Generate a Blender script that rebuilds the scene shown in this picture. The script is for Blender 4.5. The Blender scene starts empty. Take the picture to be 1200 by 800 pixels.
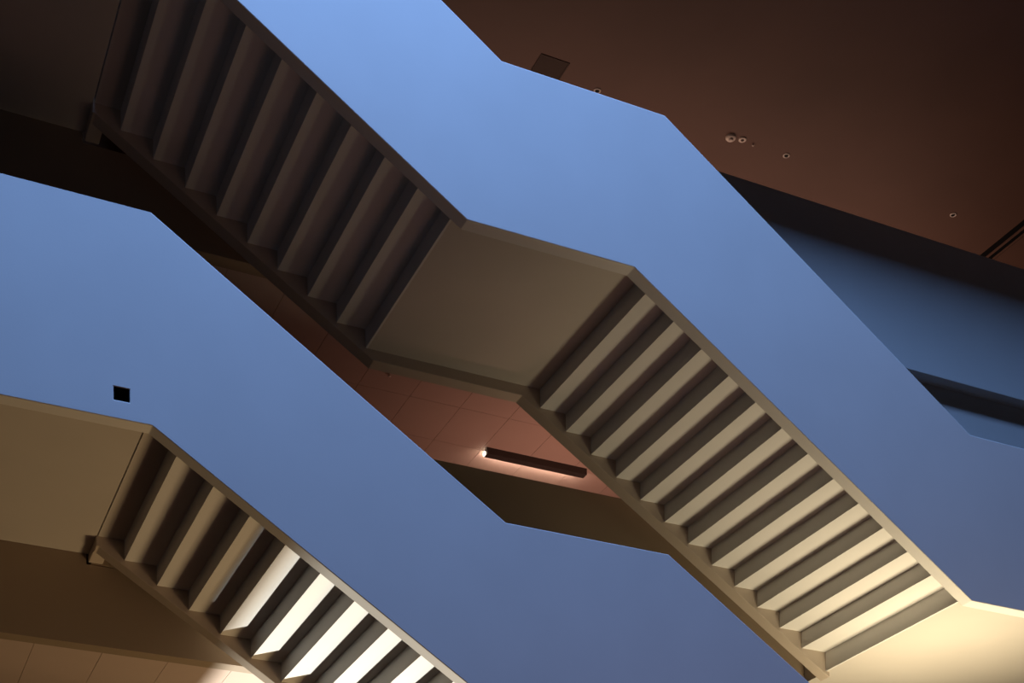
import bpy, bmesh, math
from mathutils import Vector, Matrix

sc = bpy.context.scene
C = sc.collection
EYE = 1.6                       # camera height above the ground floor; heights below are given relative to the eye

# ------------------------------------------------------------------ camera
F, CX, CY, YAW, ROLL = 1804.68, 600.0, 1411.38, 0.43328, -0.008663      # shift lens, verticals kept upright
cam_data = bpy.data.cameras.new('camera')
cam = bpy.data.objects.new('camera', cam_data)
C.objects.link(cam)
fwd = Vector((math.sin(YAW), math.cos(YAW), 0)); rgt = Vector((math.cos(YAW), -math.sin(YAW), 0)); up = Vector((0, 0, 1))
r2 = rgt * math.cos(ROLL) + up * math.sin(ROLL)
u2 = up * math.cos(ROLL) - rgt * math.sin(ROLL)
m = Matrix((r2, u2, -fwd)).transposed().to_4x4()
m.translation = (0, 0, EYE)
cam.matrix_world = m
cam_data.sensor_width = 36.0
cam_data.sensor_fit = 'HORIZONTAL'
cam_data.lens = F / 1200 * 36
cam_data.shift_x = (600 - CX) / 1200
cam_data.shift_y = (CY - 400) / 1200
cam_data.clip_start = 0.05
sc.camera = cam

# ------------------------------------------------------------------ world, view
w = bpy.data.worlds.new('world'); sc.world = w; w.use_nodes = True
w.node_tree.nodes['Background'].inputs[0].default_value = (0.10, 0.22, 0.55, 1)
w.node_tree.nodes['Background'].inputs[1].default_value = 0.3
vs = sc.view_settings
vs.view_transform = 'Standard'; vs.look = 'None'; vs.gamma = 1.0; vs.use_curve_mapping = False
vs.exposure = 0.0

# ------------------------------------------------------------------ lights
def aim(o, target):
    d = Vector(target) + Vector((0, 0, EYE)) - o.location
    o.rotation_euler = d.to_track_quat('-Z', 'Y').to_euler()
def area(name, loc, target, sx, sy, power, col, spread=180):
    l = bpy.data.lights.new(name, 'AREA'); l.shape = 'RECTANGLE'; l.size = sx; l.size_y = sy
    l.energy = power; l.color = col; l.spread = math.radians(spread)
    o = bpy.data.objects.new(name, l); C.objects.link(o)
    o.location = Vector(loc) + Vector((0, 0, EYE)); aim(o, target)
    return o
def spot(name, loc, target, power, col, ang, blend, rad):
    l = bpy.data.lights.new(name, 'SPOT'); l.energy = power; l.color = col
    l.spot_size = math.radians(ang); l.spot_blend = blend; l.shadow_soft_size = rad
    o = bpy.data.objects.new(name, l); C.objects.link(o)
    o.location = Vector(loc) + Vector((0, 0, EYE)); aim(o, target)
    return o
# dusk daylight through the roof glazing of the light well
area('skylight_daylight', (3.0, 8.4, 17.8), (3.0, 8.4, 0), 8.0, 4.2, 3100, (0.25, 0.47, 1.0))
# warm lamp over the lower landing, lighting the upper stair from below
area('landing_lamp', (10.5, 12.1, 3.0), (10.3, 12.1, 6.5), 2.2, 1.2, 66, (1.0, 0.82, 0.52), 102)
# lobby spotlight from the double-height room behind; an added, unseen deck edge cuts its beam
spot('lobby_spotlight', (7.5, 20.5, -1.0), (4.6, 13.0, 4.5), 7500, (1.0, 0.95, 0.82), 34, 0.2, 0.13)
area('lobby_lamp', (8.2, 12.4, 0.0), (4.5, 12.4, 4.0), 2.4, 1.8, 185, (1.0, 0.69, 0.34))
# warm glow from the lit hall floor in front of the stairs
area('hall_lamp', (8.5, 6.5, -1.3), (7.5, 8.0, 4.0), 5.0, 3.0, 60, (1.0, 0.50, 0.39))
# added warm fill lights, unseen, brightening the ceilings behind the balustrades
area('gallery_fill', (8.4, 15.9, 6.75), (8.4, 15.8, 8.8), 1.8, 0.5, 19, (1.0, 0.50, 0.36))
area('top_floor_fill', (10.5, 17.5, 10.0), (10.5, 17.0, 12.5), 9.0, 3.0, 150, (1.0, 0.62, 0.46))

# ------------------------------------------------------------------ materials
def mat(name, col, rough=0.6, var=0.06, scale=3.0, bump=0.02, bscale=60.0, spec=0.3):
    mt = bpy.data.materials.new(name); mt.use_nodes = True
    nt = mt.node_tree; b = nt.nodes['Principled BSDF']
    tc = nt.nodes.new('ShaderNodeTexCoord')
    n = nt.nodes.new('ShaderNodeTexNoise'); n.inputs['Scale'].default_value = scale; n.inputs['Detail'].default_value = 5
    nt.links.new(tc.outputs['Object'], n.inputs['Vector'])
    r = nt.nodes.new('ShaderNodeValToRGB')
    r.color_ramp.elements[0].position = 0.3; r.color_ramp.elements[1].position = 0.7
    r.color_ramp.elements[0].color = tuple(c * (1 - var) for c in col) + (1,)
    r.color_ramp.elements[1].color = tuple(min(1, c * (1 + var)) for c in col) + (1,)
    nt.links.new(n.outputs['Fac'], r.inputs['Fac'])
    nt.links.new(r.outputs['Color'], b.inputs['Base Color'])
    if bump:
        n2 = nt.nodes.new('ShaderNodeTexNoise'); n2.inputs['Scale'].default_value = bscale; n2.inputs['Detail'].default_value = 3
        nt.links.new(tc.outputs['Object'], n2.inputs['Vector'])
        bp = nt.nodes.new('ShaderNodeBump'); bp.inputs['Strength'].default_value = bump; bp.inputs['Distance'].default_value = 0.02
        nt.links.new(n2.outputs['Fac'], bp.inputs['Height']); nt.links.new(bp.outputs['Normal'], b.inputs['Normal'])
    b.inputs['Roughness'].default_value = rough
    b.inputs['Specular IOR Level'].default_value = spec
    return mt
def emit(name, col, s):
    mt = bpy.data.materials.new(name); mt.use_nodes = True
    b = mt.node_tree.nodes['Principled BSDF']
    b.inputs['Base Color'].default_value = col + (1,)
    b.inputs['Emission Color'].default_value = col + (1,); b.inputs['Emission Strength'].default_value = s
    return mt
M = dict(
    plaster=mat('painted_plaster', (0.74, 0.73, 0.71), 0.65, 0.03, 1.2),
    soffit=mat('soffit_paint', (0.60, 0.56, 0.51), 0.65, 0.03, 1.2),
    panel=mat('ceiling_panel_paint', (0.62, 0.49, 0.42), 0.6, 0.03, 1.5),
    brown=mat('brown_ceiling_paint', (0.135, 0.075, 0.056), 0.6, 0.08, 0.9),
    fascia=mat('taupe_fascia_paint', (0.36, 0.28, 0.20), 0.6, 0.04, 1.0),
    string=mat('string_paint', (0.56, 0.48, 0.40), 0.6, 0.04, 1.2),
    bounce_absorber=mat('dark_bounce_absorber', (0.10, 0.062, 0.036), 0.6, 0.15, 4.0, spec=0.1),  # dark finish added on unseen parapet faces to soak up blue bounce
    shell=mat('grey_wall_paint', (0.07, 0.045, 0.03), 0.9, 0.05, 0.7, spec=0.0),
    carpet=mat('red_brown_carpet', (0.13, 0.055, 0.025), 0.95, 0.1, 6.0, 0.2, 200, spec=0.0),
    stone=mat('dark_carpet_floor', (0.05, 0.02, 0.008), 1.0, 0.15, 2.0, spec=0.0),
    black=mat('black_plastic', (0.006, 0.006, 0.007), 0.6, 0.0, 5.0, 0.0, spec=0.1),
    grille=mat('dark_grille', (0.05, 0.028, 0.02), 0.7, 0.05, 30.0),
    metal=mat('dark_bronze_metal', (0.07, 0.06, 0.055), 0.45, 0.05, 8.0),
    ring=mat('brushed_trim', (0.75, 0.68, 0.62), 0.4, 0.03, 10.0),
    white=mat('white_plastic', (0.80, 0.72, 0.64), 0.5, 0.02, 10.0),
    glow=emit('lamp_glow', (1.0, 0.80, 0.62), 5.0),
    tube=emit('lamp_tube', (1.0, 0.72, 0.55), 48.0),
)

# ------------------------------------------------------------------ helpers
def bm_box(bm, x0, x1, y0, y1, z0, z1):
    v = [bm.verts.new((x, y, z)) for x in (x0, x1) for y in (y0, y1) for z in (z0, z1)]
    for f in ((0, 1, 3, 2), (4, 6, 7, 5), (0, 4, 5, 1), (2, 3, 7, 6), (0, 2, 6, 4), (1, 5, 7, 3)):
        bm.faces.new([v[i] for i in f])
def boxes(*bs):
    bm = bmesh.new()
    for b in bs: bm_box(bm, *b)
    return bm
def lathe(profile, n=32):
    """profile (radius, height) pairs turned about z"""
    bm = bmesh.new(); rings = []
    for r, z in profile:
        rings.append([bm.verts.new((r * math.cos(2 * math.pi * k / n), r * math.sin(2 * math.pi * k / n), z)) for k in range(n)] if r > 1e-6 else [bm.verts.new((0, 0, z))])
    for a, b in zip(rings[:-1], rings[1:]):
        for k in range(n):
            p = [a[k % len(a)], a[(k + 1) % len(a)], b[(k + 1) % len(b)], b[k % len(b)]]
            q = []
            for x in p:
                if x not in q: q.append(x)
            if len(q) > 2: bm.faces.new(q)
    return bm
def plate(outline, y0, y1, hole=None):
    """outline in (x, z) with an optional rectangular hole, given depth y0..y1"""
    bm = bmesh.new(); loops = [outline] + ([hole] if hole else [])
    ed = []; vl = []
    for lp in loops:
        vs_ = [bm.verts.new((x, y0, z)) for x, z in lp]; vl.append(vs_)
        for i in range(len(vs_)): ed.append(bm.edges.new((vs_[i], vs_[(i + 1) % len(vs_)])))
    if hole: bmesh.ops.triangle_fill(bm, use_beauty=True, use_dissolve=False, edges=ed)
    else: bm.faces.new(vl[0])
    g = bmesh.ops.extrude_face_region(bm, geom=list(bm.faces))
    for e in g['geom']:
        if isinstance(e, bmesh.types.BMVert): e.co.y = y1
    return bm
def obj(name, bm, material, parent=None, origin=(0, 0, 0), bevel=0.0, smooth=False):
    """links a bmesh given in eye-relative world coordinates; the object's origin is put at `origin`"""
    org = Vector(origin)
    bmesh.ops.recalc_face_normals(bm, faces=bm.faces)
    for v in bm.verts: v.co -= org
    me = bpy.data.meshes.new(name); bm.to_mesh(me); bm.free()
    if smooth:
        for p in me.polygons: p.use_smooth = True
    me.materials.append(M[material])
    o = bpy.data.objects.new(name, me); C.objects.link(o)
    o.location = org + Vector((0, 0, EYE))
    if parent is not None:
        o.parent = parent; o.location = org + Vector((0, 0, EYE)) - parent.location
    if bevel:
        b = o.modifiers.new('bevel', 'BEVEL'); b.width = bevel; b.segments = 2; b.limit_method = 'ANGLE'
    return o
def dark_top(o):
    """walking surfaces: dark carpet added on the unseen upward faces against bounced daylight"""
    o.data.materials.append(M['carpet'])  # added on unseen tops so they reflect less light upward
    for p in o.data.polygons:
        if p.normal.z > 0.5: p.material_index = 1
    return o
def tag(o, label, cat, group=None, kind=None):
    o['label'] = label
    if cat: o['category'] = cat
    if group: o['group'] = group
    if kind: o['kind'] = kind
    return o
def struct(name, bm, material, label=None, origin=(0, 0, 0)):
    o = obj(name, bm, material, origin=origin); o['kind'] = 'structure'
    if label: o['label'] = label
    return o
def empty(name, loc):
    o = bpy.data.objects.new(name, None); C.objects.link(o); o.location = Vector(loc) + Vector((0, 0, EYE)); o.empty_display_size = 0.2
    return o
def share(src, name, parent, loc):
    """another object on the same mesh data; loc eye-relative"""
    o = src.copy(); o.name = name; C.objects.link(o); o.parent = parent
    o.location = Vector(loc) + Vector((0, 0, EYE)) - (parent.location if parent else Vector())
    return o

# ------------------------------------------------------------------ dimensions
G, R = 0.28, 0.17402            # going and rise
S = R / G
H = 3.7487                      # storey height
YF, YI = 11.357, 11.492         # front parapet outer / inner face
YW, YO = 13.585, 13.735         # rear parapet inner / outer face
YG = 14.0                       # gallery edge
X1, Z1 = 2.6146, 9.394          # first lower riser edge, upper flight
X2, Z2 = 6.6631, 7.821          # first lower riser edge, lower flight
ZTOP, ZMID, ZLOW = 9.568, 8.003, 5.705     # landing soffits
XT0, XT1, XT2, XT3, ZT1 = 2.402, 5.251, 6.780, 10.094, 9.291
XB0, XB1, XB2, XB3, ZB1 = 2.398, 4.934, 6.469, 10.095, 7.918
ZT0 = ZT1 + S * (XT1 - XT0); ZT3 = ZT1 - S * (XT3 - XT2)
ZB0 = ZB1 + S * (XB1 - XB0); ZB3 = ZB1 - S * (XB3 - XB2)
XL, XR = -3.0, 14.5             # ends of the landings, past the frame
ZC_TOP, ZC_GAL, ZC_LOW = 12.53, 8.78, 5.02

# ------------------------------------------------------------------ shell of the building
XW0, XW1, YW0, YW1 = -7.0, 20.0, -4.0, 21.0
struct('floor', boxes((XW0, XW1, YW0, YW1, -EYE - 0.3, -EYE)), 'stone')
struct('wall_left', boxes((XW0 - 0.3, XW0, YW0, YW1, -EYE, 18.2)), 'shell')
struct('wall_right', boxes((XW1, XW1 + 0.3, YW0, YW1, -EYE, 18.2)), 'shell')
struct('wall_front', boxes((XW0, XW1, YW0 - 0.3, YW0, -EYE, 18.2)), 'shell')
struct('wall_back', boxes((XW0, XW1, YW1, YW1 + 0.3, -EYE, 13.0)), 'shell')
# roof of the light well with a glazed opening
roof = struct('ceiling_light_well', boxes((XW0, -1.2, YW0, 12.5, 18.0, 18.3), (7.2, XW1, YW0, 12.5, 18.0, 18.3),
                                          (-1.2, 7.2, YW0, 6.2, 18.0, 18.3), (-1.2, 7.2, 10.6, 12.5, 18.0, 18.3)), 'shell')
struct('wall_light_well', boxes((XW0, XW1, 12.0, 12.5, 12.83, 18.0)), 'shell')
top_ceiling = struct('ceiling', boxes((XW0, XW1, 12.0, YW1, ZC_TOP, ZC_TOP + 0.3)),
                     'brown', 'smooth dark brown ceiling over the top floor')
# gallery slabs with their carpet
for nm, zc, zf in (('floor_gallery', ZC_GAL, 9.85), ('floor_mezzanine', ZC_LOW, 6.10)):
    struct(nm, boxes((XW0, XW1, 14.335, YW1, zc + 0.03, zf)), 'carpet')

def gallery_ceiling(name, zc, x_from, n, rows, label):
    c = struct(name, boxes((XW0, XW1, 14.335, YW1, zc + 0.022, zc + 0.03), (XW0, 10.4, 14.166, 14.335, zc + 0.022, zc + 0.7)), 'metal', label)
    P = 0.5925; gap = 0.004
    for (y0, y1) in rows:
        first = None
        for k in range(n):
            x0 = x_from + k * P
            if first is None:
                first = obj('ceiling_panel', boxes((x0 + gap / 2, x0 + P - gap / 2, y0 + gap / 2, y1 - gap / 2, zc, zc + 0.022)), 'panel', c, (x0, y0, zc))
            else:
                share(first, 'ceiling_panel', c, (x0, y0, zc))
    return c
gallery_ceiling('ceiling_gallery', ZC_GAL, 1.93 - 2 * 0.5925, 18, ((14.166, 15.60), (15.60, 16.38), (16.38, 17.8)),
                'panelled ceiling of the gallery behind the stairs')
gallery_ceiling('ceiling_mezzanine', ZC_LOW, 1.93 - 3 * 0.5925, 11, ((14.166, 15.60), (15.60, 16.38)),
                'panelled ceiling of the room under the lower stair landing')

struct('beam_blocker_deck', boxes((XW0, 5.33, 14.2, YW1, 2.0, 2.35)), 'carpet')  # added deck out of view, placed to block part of the spotlight beam
# slab-edge fascias and floor balustrades along the gallery edge
f1 = struct('trim_1', boxes((XW0, 10.4, YG, 14.162, ZC_GAL - 0.004, 9.478), (XW0, 2.36, YG, 14.162, 9.478, 9.85)), 'fascia', 'slab edge fascia beside the upper stair landing')
f2 = struct('trim_2', boxes((XW0, 10.4, YG, 14.162, ZC_LOW - 0.004, 5.730), (XW0, 2.36, YG, 14.162, 5.730, 6.10)), 'fascia', 'slab edge fascia beside the lower stair landing')
b1 = tag(obj('balustrade', boxes((6.0, XW1, YG, 14.14, 9.485, 11.05)), 'plaster', origin=(13, 14.07, 9.485), bevel=0.006),
         'solid balustrade wall under the dark brown ceiling with downlights', 'balustrade')
b2 = tag(obj('balustrade', boxes((2.40, 10.6, YG, 14.14, 5.736, 7.318)), 'fascia', origin=(6.2, 14.07, 5.736), bevel=0.006),
         'dark brown solid balustrade wall below the long ceiling lamp', 'balustrade')

f3 = struct('trim_3', boxes((10.4, XW1, 14.14, 14.335, 9.487, 9.85), (10.4, XW1, 14.17, 14.335, ZC_GAL, 9.487)), 'plaster', 'recessed slab edge under the top floor balustrade')
# ------------------------------------------------------------------ staircases
def parapet_outline(x_left, x_right):
    return [(x_left, ZB0), (XB0, ZB0), (XB1, ZB1), (XB2, ZB1), (XB3, ZB3), (x_right, ZB3),
            (x_right, ZT3), (XT3, ZT3), (XT2, ZT1), (XT1, ZT1), (XT0, ZT0), (x_left, ZT0)]
def staircase(dz, label, hole=None):
    def zz(lst): return [(x, z + dz) for x, z in lst]
    t = empty('staircase', (6.0, 12.5, ZLOW + dz))
    tag(t, label, 'staircase', 'white staircases stacked above each other')
    f = obj('parapet', plate(zz(parapet_outline(XL, XR)), YF, YI, hole), 'plaster', t, (6.0, YF, ZLOW + dz), bevel=0.006)
    bo = parapet_outline(2.375, XB3 + 0.012)
    bm = plate([(x, z - 0.015) for x, z in zz(bo)], YW, YO)
    bm_box(bm, 2.375, 2.50, YO, YG - 0.004, ZB0 + dz, ZB0 + dz + 0.07)       # nib that ties the string to the slab edge
    bo_ = obj('parapet', bm, 'string', t, (6.0, YW, ZLOW + dz), bevel=0.006)
    bo_.data.materials.append(M['bounce_absorber'])                                  # dark top face added to absorb bounced skylight
    for p in bo_.data.polygons:
        if p.normal.z > 0.5: p.material_index = 1
    f.data.materials.append(M['bounce_absorber'])                                    # unseen top and inner faces darkened to absorb bounced skylight
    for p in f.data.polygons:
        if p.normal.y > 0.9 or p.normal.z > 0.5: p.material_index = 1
    def slab(name, x0, x1, y1, z, th=0.28):
        return dark_top(obj(name, boxes((x0, x1, YI + 0.002, y1, z + dz, z + dz + th)), 'soffit', t, (x0, YI, z + dz)))
    slab('landing', XL, 2.380, YG - 0.004, ZTOP)
    slab('landing_edge', 2.392, X1, YW - 0.002, ZTOP)
    slab('landing', X1 + 8 * G + 0.02, X2, YW - 0.002, ZMID)
    slab('landing', X2 + 12 * G + 0.05, XR, YG - 0.004, ZLOW)
    # folded steps: every tread and riser its own plate
    tr = ri = None
    def flight(xs, zs, n, z_above, z_below, x_last):
        nonlocal tr, ri
        for j in range(n):
            x, z = xs + j * G, zs - j * R
            if tr is None:
                tr = dark_top(obj('tread', boxes((x + 0.02, x + G + 0.01, YI + 0.002, YW - 0.002, z, z + 0.05)), 'plaster', t, (x, YI, z)))
                ri = obj('riser', boxes((x, x + 0.02, YI + 0.002, YW - 0.002, z, z + R + 0.045)), 'plaster', t, (x, YI, z))
            else:
                if x_last - x > G + 0.001 and j == n - 1:
                    dark_top(obj('tread', boxes((x + 0.02, x_last + 0.01, YI + 0.002, YW - 0.002, z, z + 0.05)), 'plaster', t, (x, YI, z)))
                else:
                    share(tr, 'tread', t, (x, YI, z))
                share(ri, 'riser', t, (x, YI, z))
        obj('riser', boxes((x_last, x_last + 0.02, YI + 0.002, YW - 0.002, z_below, z + 0.045)), 'plaster', t, (x_last, YI, z_below))
    flight(X1, Z1 + dz, 8, ZTOP + dz, ZMID + dz, X1 + 8 * G)
    flight(X2, Z2 + dz, 12, ZMID + dz, ZLOW + dz, X2 + 12 * G + 0.03)
    return t
st_u = staircase(0.0, 'upper of two stacked white staircases, underside lit warm towards its bottom landing')
HX0, HX1, HZ0, HZ1 = 2.119, 2.235, 5.880, 5.977
E_ = 0.001
st_l = staircase(-H, 'lower of two stacked white staircases, small black square box in its parapet',
                 [(HX0, HZ0), (HX1, HZ0), (HX1, HZ1), (HX0, HZ1)])
# the black recessed box in the lower parapet
HX0 += E_; HX1 -= E_; HZ0 += E_; HZ1 -= E_
bm = bmesh.new()
bm_box(bm, HX0, HX1, YF + 0.07, YF + 0.085, HZ0, HZ1)
for b in ((HX0, HX0 + 0.004, HZ0, HZ1), (HX1 - 0.004, HX1, HZ0, HZ1), (HX0, HX1, HZ0, HZ0 + 0.004), (HX0, HX1, HZ1 - 0.004, HZ1)):
    bm_box(bm, b[0], b[1], YF + 0.004, YF + 0.07, b[2], b[3])
tag(obj('recessed_box', bm, 'black', origin=((HX0 + HX1) / 2, YF, HZ0)), 'small square black recessed box set in the lower stair parapet', 'wall box')

# ------------------------------------------------------------------ long lamp on the gallery ceiling
lx0, lx1, ly = 7.30, 8.60, 16.33
lamp = tag(empty('linear_lamp', ((lx0 + lx1) / 2, ly, ZC_GAL)), 'long slim dark lamp on the panelled gallery ceiling', 'lamp')
obj('housing', boxes((lx0, lx1, ly - 0.05, ly + 0.05, ZC_GAL - 0.075, ZC_GAL - 0.012), (lx0, lx1, ly - 0.05, ly - 0.035, ZC_GAL - 0.012, ZC_GAL)), 'metal', lamp, (lx0, ly, ZC_GAL))
tag(obj('diffuser', boxes((lx0 + 0.02, lx1 - 0.02, ly + 0.05, ly + 0.056, ZC_GAL - 0.06, ZC_GAL - 0.02)), 'tube', lamp, (lx0, ly, ZC_GAL)), 'lit strip along the rear of the lamp', None)
tag(obj('end_cap', boxes((lx0 - 0.012, lx0, ly + 0.0, ly + 0.045, ZC_GAL - 0.07, ZC_GAL - 0.03)), 'glow', lamp, (lx0, ly, ZC_GAL)), 'bright end of the lamp', None)

# ------------------------------------------------------------------ fittings on the brown ceiling
def downlight(x, y, zc, label, r=0.042):
    t = tag(empty('downlight', (x, y, zc)), label, 'downlight', 'small ring downlights in the brown ceiling')
    bm = lathe([(r, 0), (r, -0.006), (r * 0.72, -0.010), (r * 0.60, -0.004), (r * 0.60, 0)], 28)
    for v in bm.verts: v.co += Vector((x, y, zc))
    obj('trim_ring', bm, 'ring', t, (x, y, zc), smooth=True)
    bm = lathe([(r * 0.60, -0.003), (r * 0.3, -0.0015), (0, -0.001)], 28)
    for v in bm.verts: v.co += Vector((x, y, zc))
    obj('lens', bm, 'black', t, (x, y, zc), smooth=True)
downlight(8.248, 15.285, ZC_TOP, 'small unlit ring downlight beside the dark square ceiling grille')
downlight(10.82, 15.308, ZC_TOP, 'small unlit ring downlight near the pale round ceiling detectors')
downlight(13.405, 15.364, ZC_TOP, 'small unlit ring downlight near the black slot in the ceiling')
def disc_thing(name, x, y, zc, parts, label, cat):
    t = tag(empty(name, (x, y, zc)), label, cat)
    for pn, pr, mt in parts:
        bm = lathe(pr, 32)
        for v in bm.verts: v.co += Vector((x, y, zc))
        obj(pn, bm, mt, t, (x, y, zc), smooth=True)
disc_thing('smoke_detector', 10.038, 15.31, ZC_TOP,
           [('base', [(0.062, 0), (0.062, -0.014), (0.052, -0.026), (0.030, -0.030)], 'white'),
            ('cap', [(0.030, -0.026), (0.028, -0.040), (0.018, -0.046), (0, -0.047)], 'ring')],
           'larger pale round smoke detector on the brown ceiling', 'smoke detector')
disc_thing('sensor', 10.185, 15.289, ZC_TOP,
           [('rim', [(0.046, 0), (0.046, -0.008), (0.036, -0.014), (0.020, -0.010)], 'white'),
            ('eye', [(0.020, -0.012), (0.012, -0.010), (0, -0.009)], 'grille')],
           'smaller pale ring sensor next to the larger round smoke detector', 'sensor')
disc_thing('sprinkler', 10.347, 15.308, ZC_TOP,
           [('stem', [(0.008, 0), (0.008, -0.012), (0.012, -0.014), (0.012, -0.018), (0, -0.018)], 'ring')],
           'tiny metal sprinkler head beside the pale round ceiling sensors', 'sprinkler')
disc_thing('sprinkler', 5.72, 15.27, ZC_GAL,
           [('stem', [(0.010, 0), (0.010, -0.018), (0.018, -0.020), (0.018, -0.025), (0, -0.025)], 'white')],
           'tiny pale sprinkler head on the panelled gallery ceiling', 'sprinkler')
g = tag(empty('ceiling_grille', (7.605, 15.215, ZC_TOP)), 'dark square grille in the brown ceiling above the upper parapet', 'grille')
obj('frame', boxes((7.43, 7.445, 15.04, 15.39, ZC_TOP - 0.006, ZC_TOP), (7.765, 7.78, 15.04, 15.39, ZC_TOP - 0.006, ZC_TOP),
                   (7.445, 7.765, 15.04, 15.055, ZC_TOP - 0.006, ZC_TOP), (7.445, 7.765, 15.375, 15.39, ZC_TOP - 0.006, ZC_TOP)), 'grille', g, (7.43, 15.04, ZC_TOP))
obj('screen', boxes((7.445, 7.765, 15.055, 15.375, ZC_TOP - 0.003, ZC_TOP)), 'grille', g, (7.445, 15.055, ZC_TOP))
sl = tag(empty('slot_diffuser', (14.42, 15.0, ZC_TOP)), 'long black double slot crossing the brown ceiling', 'air diffuser')
for x0, x1 in ((14.30, 14.385), (14.425, 14.49)):
    obj('slot', boxes((x0, x1, 12.6, 18.0, ZC_TOP - 0.004, ZC_TOP)), 'black', sl, (x0, 12.6, ZC_TOP))
obj('rail', boxes((14.385, 14.425, 12.6, 18.0, ZC_TOP - 0.012, ZC_TOP)), 'brown', sl, (14.385, 12.6, ZC_TOP))
obj('slot', boxes((14.525, 14.537, 12.6, 18.0, ZC_TOP - 0.004, ZC_TOP)), 'black', sl, (14.525, 12.6, ZC_TOP))
obj('rail', boxes((14.49, 14.525, 12.6, 18.0, ZC_TOP - 0.010, ZC_TOP)), 'brown', sl, (14.49, 12.6, ZC_TOP))
